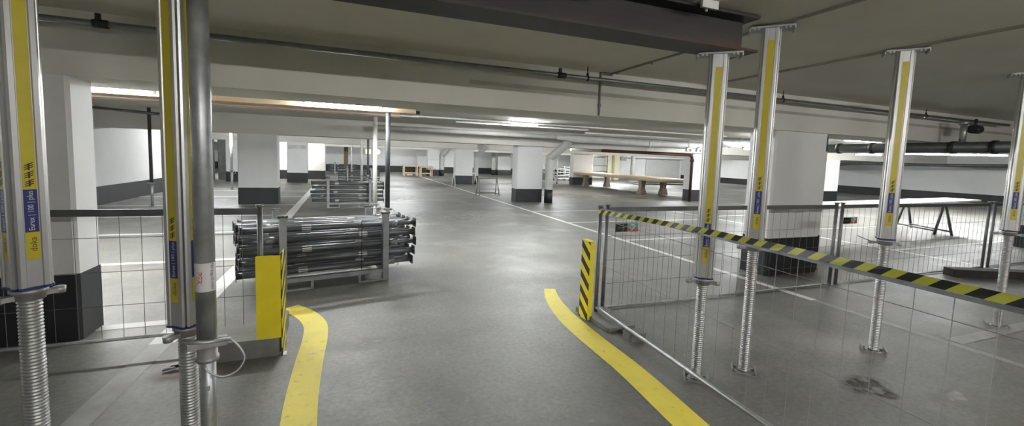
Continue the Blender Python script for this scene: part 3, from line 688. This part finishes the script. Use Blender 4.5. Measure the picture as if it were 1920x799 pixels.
# ------------------------------------------------------------------ mesh barriers
def barrier(P0, P1, zb, zt, label, dx=.13, dz=.26, posts=(0, 1), top='rail', sign=None, toph=.05, post_r=.021, rail_r=.013, zpost=0, wire='wire'):
    a = Vector((*P0, 0)); b = Vector((*P1, 0)); d = b - a; L = d.length
    t = thing('mesh_barrier', label, 'fence', (P0[0], P0[1], 0), math.atan2(d.y, d.x), 'site mesh barriers')
    mb = MB(); mb.box(0, L, -.012, .012, zt - toph, zt); mb.build('top_rail', M[top], t)
    mb = MB(); mb.tube([(0, 0, zb), (L, 0, zb)], rail_r, 8); mb.build('bottom_rail', M['zinc'], t)
    for p in posts:
        mb = MB(); mb.tube([(p * L, 0, zpost), (p * L, 0, zt + .01)], post_r, 12)
        mb.tube([(p * L, 0, zt + .01), (p * L, 0, zt + .03)], post_r + .008, 12); mb.build('post', M['zinc_dull'], t)
    mb = MB(); n = round(L / dx); r = .0019
    for k in range(1, n): mb.tube([(L * k / n, .016, zb), (L * k / n, .016, zt - toph * .3)], r, 4)
    z = zb + dz
    while z < zt - .07: mb.tube([(0, .018, z), (L, .018, z)], r, 4); z += dz
    tag(mb.build('wire_mesh', M[wire], t), None, None, None, None)
    for sx in (sign or []):
        mb = MB(); mb.box(sx, sx + .15, -.010, -.006, zt - .27, zt - .18); mb.m = 1; mb.box(sx + .15, sx + .29, -.010, -.006, zt - .225, zt - .18)
        mb.m = 2; mb.box(sx + .15, sx + .29, -.010, -.006, zt - .27, zt - .225)
        s = mb.build('info_sign', [M['plastic'], M['teal'], M['redp']], t)
        mb = MB(); X = sx + .22; Z = zt - .232
        mb.add([(X - .035, -.011, Z), (X - .012, -.011, Z - .03), (X - .012, -.011, Z - .012), (X - .028, -.011, Z + .008)], [(0, 1, 2, 3)])
        mb.add([(X - .012, -.011, Z - .03), (X + .035, -.011, Z + .02), (X + .030, -.011, Z + .036), (X - .012, -.011, Z - .012)], [(0, 1, 2, 3)])
        mb.box(X - .028, X + .02, -.0112, -.0106, Z + .03, Z + .043)
        mb.build('check_mark', M['white'], s)
        mb = MB()
        for q in range(2): mb.box(sx + .03 + q * .05, sx + .07 + q * .05, -.0112, -.0106, zt - .228, zt - .222)
        mb.build('print', M['conduit'], s)
    return t
barrier((-3.7, 4.02), (-.66, 4.05), .13, 1.125, 'mesh barrier across the left bay, ending at the yellow guard', posts=(0, 1), zpost=.12)
barrier((2.60, 3.92), (6.28, 3.92), .02, 1.12, 'mesh barrier running right from the striped guard to the grey column', posts=(0, .995), sign=[.11], zpost=.0)
barrier((6.42, 3.94), (10.2, 3.94), .02, 1.12, 'mesh barrier between the grey column and the right edge, with the folding table behind', posts=(0, .995), sign=[.03], zpost=0)
barrier((10.36, 3.94), (14.0, 3.94), .02, 1.12, 'mesh barrier at the far right edge behind the last prop', posts=(0, 1), sign=[.2], zpost=0)
barrier((2.44, 3.80), (2.26, .55), .085, 1.125, 'mesh barrier coming towards the viewer with striped tape along its top', posts=(0, 1), toph=.02, dx=.135, dz=.46, wire='wire_lit', top='zinc_dull', zpost=.0, rail_r=.016)
# striped tape
P = [Vector(p) for p in ((2.565, 3.89, 1.085), (2.415, 3.80, 1.09), (2.373, 3.0, 1.12), (2.336, 2.31, 1.142), (2.28, 1.3, 1.148), (2.236, .5, 1.150))]
Q = []
for i in range(len(P) - 1):
    for k in range(6): Q.append(P[i].lerp(P[i + 1], k / 6))
Q.append(P[-1])
mb = MB(); w = .021; th = .0006
vs = []
for i, p in enumerate(Q):
    tw = .15 * math.sin(i * .9)
    vs += [(p.x - w * tw, p.y, p.z - w), (p.x + w * tw, p.y, p.z + w), (p.x + th - w * tw, p.y, p.z - w), (p.x + th + w * tw, p.y, p.z + w)]
fs = []
for i in range(len(Q) - 1):
    o = 4 * i; fs += [(o, o + 1, o + 5, o + 4), (o + 2, o + 6, o + 7, o + 3), (o, o + 4, o + 6, o + 2), (o + 1, o + 3, o + 7, o + 5)]
mb.add(vs, fs)
tag(mb.build('barrier_tape', M['tape']), 'black and yellow striped tape stretched along the barrier in front of the props', 'tape')

# kerbs and corner guards
mb = MB(); mb.bbox(-.98, -.485, 3.70, 4.35, 0, .145, .02); struct('kerb_left', mb, M['concrete'])
mb = MB(); mb.bbox(2.30, 2.62, 3.35, 3.98, 0, .04, .015); struct('kerb_right', mb, M['concrete'])
mb = MB(); mb.bbox(2.37, 2.55, 3.1, 3.24, 0, .066, .02); mb.bbox(2.40, 2.52, 3.12, 3.22, 0.066, .068, .001)
tag(mb.build('concrete_block', M['concrete']), 'small concrete foot under the barrier behind the striped guard', 'block')
for s, (gx, gy) in enumerate(((-.463, 3.705), (2.275, 3.685))):
    t = thing('corner_guard', ('yellow metal corner guard on the kerb end in front of the nearest pallet', 'black and yellow striped corner guard at the end of the tape')[s], 'guard', (gx, gy, 0), 0, 'corner guards')
    if s == 0:
        mb = MB(); mb.box(-.17, 0, -.012, -.006, .15, .80); mb.box(-.174, -.17, -.012, .04, .15, .79); mb.build('plain_face', M['guard'], t)
        mb = MB(); mb.box(-.004, .003, -.012, .20, .0, .815); mb.build('striped_face', M['guard_stripes'], t)
        mb = MB(); mb.box(.003, .028, -.01, .06, .0, .006); mb.build('foot_tab', M['white_metal'], t)
    else:
        mb = MB(); mb.box(-.012, -.006, -.006, .15, .0, .80); mb.build('striped_face', M['guard_stripes'], t)
        mb = MB(); mb.box(-.006, .045, -.006, 0, .0, .80); mb.build('plain_face', M['guard'], t)
        mb = MB(); mb.box(-.012, .045, -.006, .15, .80, .806); mb.build('top_cap', M['guard'], t)
# small metal coupler on the floor by the left prop
t = thing('loose_clamp', 'small loose metal clamp lying on the floor by the left barrier', 'clamp', (-1.15, 3.66, 0), R(10))
mb = MB(); mb.tube([(-.07, 0, .012), (-.01, .0, .02), (.03, .02, .02)], .009, 8); mb.build('jaw', M['zinc'], t)
mb = MB(); mb.tube([(-.02, .03, .015), (.02, .0, .03), (.07, .02, .02)], .012, 8); mb.build('arm', M['cast_iron'], t)
mb = MB(); mb.tube([(.07, .03, .012), (.13, .05, .012)], .007, 8); mb.build('bolt', M['cast_iron'], t)

# ------------------------------------------------------------------ tables, trestles, benches
def trestle(loc, rz, w, h, label, m, r=.022, brace=True, spread=.22):
    t = thing('trestle', label, 'trestle', (*loc, 0), rz, 'metal trestles')
    mb = MB(); mb.bbox(-w / 2 - .03, w / 2 + .03, -.03, .03, h - .05, h, .006); mb.build('top_bar', M[m], t)
    for sx in (-1, 1):
        for sy in (-1, 1):
            mb = MB(); mb.tube([(sx * w / 2, sy * .02, h - .03), (sx * (w / 2 + .04), sy * spread, 0)], r, 8); mb.build('leg', M[m], t)
    if brace:
        for sy in (-1, 1):
            mb = MB(); k = .86; mb.tube([(-w / 2 - .03, sy * spread * k, .1), (w / 2 + .03, sy * spread * k, .1)], r * .7, 8); mb.build('brace', M[m], t)
    return t
trestle((5.85, 22.2), R(5), 1.15, .78, 'white metal trestle in front of the distant column', 'white_metal', .02, False, .3)
trestle((5.7, 17.75), R(3), .82, .74, 'dark grey metal trestle beside the aisle line', 'conduit', .022)
# long timber table
t = thing('timber_table', 'long pale timber table with splayed legs beside the red pipe', 'table', (0, 0, 0))
for k in range(4):
    mb = MB(); mb.bbox(14.0 + k * .47, 14.46 + k * .47, 16.6, 25.3, .80, .87, .01); mb.build('plank', M['timber'], t)
mb = MB(); mb.box(14.0, 15.86, 16.7, 25.2, .72, .80); mb.build('underframe', M['timber_red'], t)
for x, y in ((14.2, 18.4), (15.55, 18.4), (14.2, 24.0), (15.9, 24.2)):
    mb = MB(); q = []
    for z, wx, wy in ((0, .19, .17), (.06, .18, .16), (.35, .11, .11), (.72, .15, .13)):
        q.append([(x - wx, y - wy, z), (x + wx, y - wy, z), (x + wx, y + wy, z), (x - wx, y + wy, z)])
    mb.rings(q); mb.build('leg', M['leg_grey'], t)
# long board on a trestle behind the right barrier
tr = trestle((14.75, 6.98), math.atan2(-1.35, -.8), 1.35, .82, 'dark trestle under the long board behind the right barrier', 'pipe_dark', .03, True, .2)
mb = MB(); q = [Vector((7.2, 5.43, 0)), Vector((16.9, 6.72, 0))]; d = (q[1] - q[0]).normalized(); nn = Vector((-d.y, d.x, 0)) * .75
mb.prism([(p.x, p.y) for p in (q[0], q[1], q[1] + nn, q[0] + nn)], .82, .87)
tag(mb.build('long_board', M['white_metal']), 'long pale board lying on dark trestles behind the right barrier', 'board')
trestle((7.6, 5.86), math.atan2(-1.35, -.8), 1.1, .82, 'dark trestle hidden behind the large grey-white column', 'pipe_dark', .03, True, .2)

# workbenches far back
def bench(x, y, w, d, h, label, m='timber', rz=0):
    t = thing('workbench', label, 'bench', (x, y, 0), rz, 'wooden workbenches')
    mb = MB(); mb.bbox(-w / 2, w / 2, -d / 2, d / 2, h - .05, h, .01); mb.build('bench_top', M[m], t)
    for sx in (-1, 1):
        for sy in (-1, 1):
            mb = MB(); xx, yy = sx * (w / 2 - .08), sy * (d / 2 - .06); mb.box(xx - .04, xx + .04, yy - .04, yy + .04, 0, h - .05); mb.build('leg', M[m], t)
    for sy in (-1, 1):
        mb = MB(); yy = sy * (d / 2 - .06); mb.box(-w / 2 + .1, w / 2 - .1, yy - .03, yy + .03, .2, .25); mb.build('stretcher', M[m], t)
        mb = MB(); mb.box(-w / 2 + .1, w / 2 - .1, yy - .03, yy + .03, h - .11, h - .05); mb.build('apron', M[m], t)
bench(4.72, 34.6, 1.15, .8, .82, 'pale wooden workbench at the far wall, left of the two')
bench(5.85, 34.1, 1.0, .8, .78, 'pale wooden workbench at the far wall, touching the far column')
mb = MB(); mb.bbox(4.5, 4.95, 34.9, 35.6, 0, .14, .02); tag(mb.build('timber_offcut', M['timber']), 'pale timber offcut on the floor under the left workbench', 'timber')

# ------------------------------------------------------------------ far background items
mb = MB(); mb.box(-.13, .2, 38.3, 38.6, 0, 2.5); tag(mb.build('wooden_post', M['timber_brown']), 'brown wooden post against the far wall behind the pallets', 'post')
for k, x in enumerate((1.42, 2.0)):
    t = thing('yellow_lamp', ('yellow square signal lamp on the thin far posts, left one', 'yellow round signal lamp right of the square one')[k], 'lamp', (x, 30.3, 1.74), 0, 'yellow signal lamps')
    mb = MB()
    if k: mb.tube([(0, -.03, 0), (0, -.06, 0)], .15, 16)
    else: mb.bbox(-.19, .13, -.06, -.03, -.14, .14, .02)
    mb.build('lens', M['lamp_yellow'], t)
    mb = MB(); mb.bbox(-.1, .1, -.03, .03, -.12, .12, .02); mb.build('housing', M['plastic'], t)
    mb = MB(); mb.tube([(0, 0, .1), (0, 0, .89)], .015, 6); mb.build('hanger', M['conduit'], t)
t = thing('roller_shutter', 'bright white roller shutter beyond the long timber table', 'shutter', (0, 0, 0))
mb = MB()
for k in range(22): mb.box(28.2, 32.2, 35.96, 36.0, .02 + k * .1, .115 + k * .1)
mb.build('curtain', M['white_metal'], t)
mb = MB(); mb.bbox(28.1, 32.3, 35.86, 36.1, 2.2, 2.55, .03); mb.build('shutter_box', M['wall'], t)
for x in (28.15, 32.25):
    mb = MB(); mb.box(x - .06, x + .06, 35.92, 36.04, 0, 2.2); mb.build('guide_rail', M['white_metal'], t)
mb = MB(); mb.box(32.32, 32.5, 35.9, 36.3, 0, H); mb.box(21, 28.08, 36, 36.3, 0, H); struct('wall_shutter', mb, M['wall'])
for k, x in enumerate((21.75, 22.55)):
    mb = MB(); mb.bbox(x, x + .5, 33.2, 33.7, 0, 2.3, .03); tag(mb.build('cream_pillar', M['cream']), ('cream painted pillar beside the pipe rack', 'cream painted pillar nearer the white shutter')[k], 'pillar', 'cream pillars', 'structure')
mb = MB(); mb.tube([(24.7, 33.5, 0), (24.7, 33.5, 2.2)], .2, 14); mb.tube([(24.7, 33.5, 2.2), (24.7, 33.5, 2.35)], .32, 14)
tag(mb.build('standpipe', M['pipe_white']), 'white round standpipe left of the white shutter', 'pipe')
mb = MB(); mb.bbox(23.3, 23.9, 33.4, 33.5, 1.75, 2.05, .02); tag(mb.build('wall_box', M['pipe_dark']), 'small dark sign box below the angled white lamp', 'box')
t = thing('louvre_lamp', 'angled white louvre lamp above the long timber table', 'lamp', (17.6, 26.2, 2.16))
mb = MB(); mb.add([(-1.0, -.3, .16), (0, -.3, -.05), (1.0, -.3, .14), (-1.0, .3, .2), (0, .3, .0), (1.0, .3, .18)], [(0, 1, 4, 3), (1, 2, 5, 4)]); mb.add([(-1.0, -.3, .2), (0, -.3, 0.05), (1.0, -.3, .18), (-1.0, .3, .24), (0, .3, .04), (1.0, .3, .22)], [(0, 1, 4, 3), (1, 2, 5, 4)]); mb.build('reflector', M['diffuser'], t)
mb = MB(); mb.tube([(0, 0, 0), (0, 0, .47)], .03, 8); mb.build('hanger', M['white_metal'], t)
# pipe rack frame left of the cream pillars
t = thing('pipe_rack', 'dark thin steel rack left of the cream pillars', 'rack', (0, 0, 0))
for x in (18.2, 20.0):
    mb = MB(); mb.tube([(x, 30.5, 0), (x, 30.5, 2.1)], .04, 8); mb.build('upright', M['pipe_dark'], t)
for z in (.8, 1.25, 2.0):
    mb = MB(); mb.tube([(18.2, 30.5, z), (20.0, 30.5, z)], .03, 8); mb.build('crossbar', M['pipe_dark'], t)
# white trolleys / racks beyond the middle column
def trolley(x, y, w, h, label):
    t = thing('site_trolley', label, 'trolley', (x, y, 0), 0, 'white site trolleys')
    for sx in (-1, 1):
        for sy in (-1, 1):
            mb = MB(); mb.tube([(sx * w / 2, sy * .35, .08), (sx * w / 2, sy * .35, h)], .03, 8); mb.build('upright', M['white_metal'], t)
            mb = MB(); mb.tube([(sx * w / 2 - .02, sy * .35, .07), (sx * w / 2 + .02, sy * .35, .07)], .07, 12); mb.build('caster', M['plastic'], t)
    for k in range(4):
        mb = MB(); z = .15 + (h - .2) * k / 3
        for sy in (-1, 1): mb.tube([(-w / 2, sy * .35, z), (w / 2, sy * .35, z)], .025, 8)
        for sx in (-1, 1): mb.tube([(sx * w / 2, -.35, z), (sx * w / 2, .35, z)], .025, 8)
        mb.build('shelf_frame', M['white_metal'], t)
    return t
trolley(12.9, 26.6, .8, 1.9, 'tall white trolley rack right behind the middle drain pipe')
trolley(15.9, 30.6, 1.0, .95, 'low white trolley between the middle drain pipe and a distant column')
trolley(16.9, 31.6, .9, 1.1, 'low white trolley touching the distant column')
mb = MB(); mb.bbox(14.2, 15.5, 31.5, 32.0, 0, .75, .03); tag(mb.build('storage_crate', M['pipe_dark']), 'dark crate on the floor between the white trolleys', 'crate')
# white pipe with brackets above the distant column
t = thing('white_drain_pipe', 'short bright white pipe with brackets above the distant column', 'pipe')
mb = MB(); mb.tube([(10.6, 19.5, 2.17), (14.2, 20.2, 2.17)], .085, 14); mb.build('pipe_run', M['pipe_white'], t)
for x in (11.4, 12.4):
    mb = MB(); mb.box(x - .06, x + .06, 19.6, 19.75, 2.2, H - .002); mb.build('bracket', M['white_metal'], t)
# small stacks of tubes under the shutter side of the table
for k in range(6):
    mb = MB(); mb.tube([(19.8, 26.6 + k * .14, .06 if k < 3 else .18), (24.6, 26.2 + k * .14, .06 if k < 3 else .18)], .055, 8)
    tag(mb.build('scaffold_tube', M['pipe_dark']), 'dark scaffold tube in the low stack behind the long timber table', 'tube', 'scaffold tubes behind the timber table')
# dark planks on the floor at the right
for k, (x, y, L) in enumerate(((9.2, 3.62, .8), (9.95, 3.3, .8))):
    mb = MB(); mb.bbox(-L / 2, L / 2, -.1, .1, 0, .12, .01)
    tag(mb.build('dark_plank', M['timber_dark'], None, (x, y, 0), R(-25)), ('dark timber block on the floor behind the right barrier post', 'dark timber block on the floor beside the last prop')[k], 'timber', 'dark timber blocks')
# far-left recess items
for k, x in enumerate((-7.2, -6.2)):
    mb = MB(); mb.bbox(x, x + .8, 26.6, 26.9, 0, 2.1, .02); tag(mb.build('door_panel', M['pipe_grey']), ('dark grey door panel in the far left recess, left one', 'dark grey door panel in the far left recess next to the white column')[k], 'panel', 'grey door panels', 'structure')
# dark wedge bracket on the near right column
mb = MB(); mb.prism([(6.86, 4.6), (7.0, 4.6), (7.0, 4.75), (6.86, 4.75)], 1.88, 2.10)
tag(mb.build('column_bracket', M['pipe_dark']), 'dark wedge bracket on the right side of the large grey-white column', 'bracket')
mb = MB(); mb.bbox(6.845, 6.99, 4.58, 4.9, .56, 1.87, .015); mb.m = 1; mb.bbox(6.843, 6.992, 4.578, 4.902, 0, .56, .015)
struct('trim_3', mb, [M['wall'], M['black']])

# ------------------------------------------------------------------ camera, world, view
cam = bpy.data.cameras.new('camera'); co = bpy.data.objects.new('camera', cam); C.objects.link(co)
f, cy, pt, ro, ya = 814.27, 368.3, .08684, .03347, .36739
cyw, sy = math.cos(ya), math.sin(ya)
Rz = Matrix(((cyw, -sy, 0), (sy, cyw, 0), (0, 0, 1))); B = Matrix(((1, 0, 0), (0, 0, -1), (0, 1, 0)))
c, s = math.cos(pt), math.sin(pt); Pm = Matrix(((1, 0, 0), (0, c, -s), (0, s, c)))
c, s = math.cos(ro), math.sin(ro); Qm = Matrix(((c, -s, 0), (s, c, 0), (0, 0, 1)))
W2C = Qm @ Pm @ B @ Rz                                   # rows: right, down, forward
rot = Matrix((W2C[0], -Vector(W2C[1]), -Vector(W2C[2]))).transposed()
co.matrix_world = Matrix.Translation((0, 0, 1.6)) @ rot.to_4x4()
cam.sensor_fit = 'HORIZONTAL'; cam.sensor_width = 36; cam.lens = f / 1920 * 36; cam.shift_y = (cy - 399.5) / 1920; cam.clip_start = .05
S.camera = co
w = bpy.data.worlds.new('world'); S.world = w; w.use_nodes = True
w.node_tree.nodes['Background'].inputs[0].default_value = (.9, .95, 1, 1); w.node_tree.nodes['Background'].inputs[1].default_value = 0.02
vs_ = S.view_settings; vs_.view_transform = 'Standard'; vs_.look = 'None'; vs_.gamma = 1; vs_.exposure = 2.82; vs_.use_curve_mapping = False
S.cycles.use_denoising = True; S.cycles.max_bounces = 8; S.cycles.diffuse_bounces = 5; S.cycles.glossy_bounces = 4
S.cycles.sample_clamp_indirect = 6; S.cycles.caustics_reflective = False; S.cycles.caustics_refractive = False
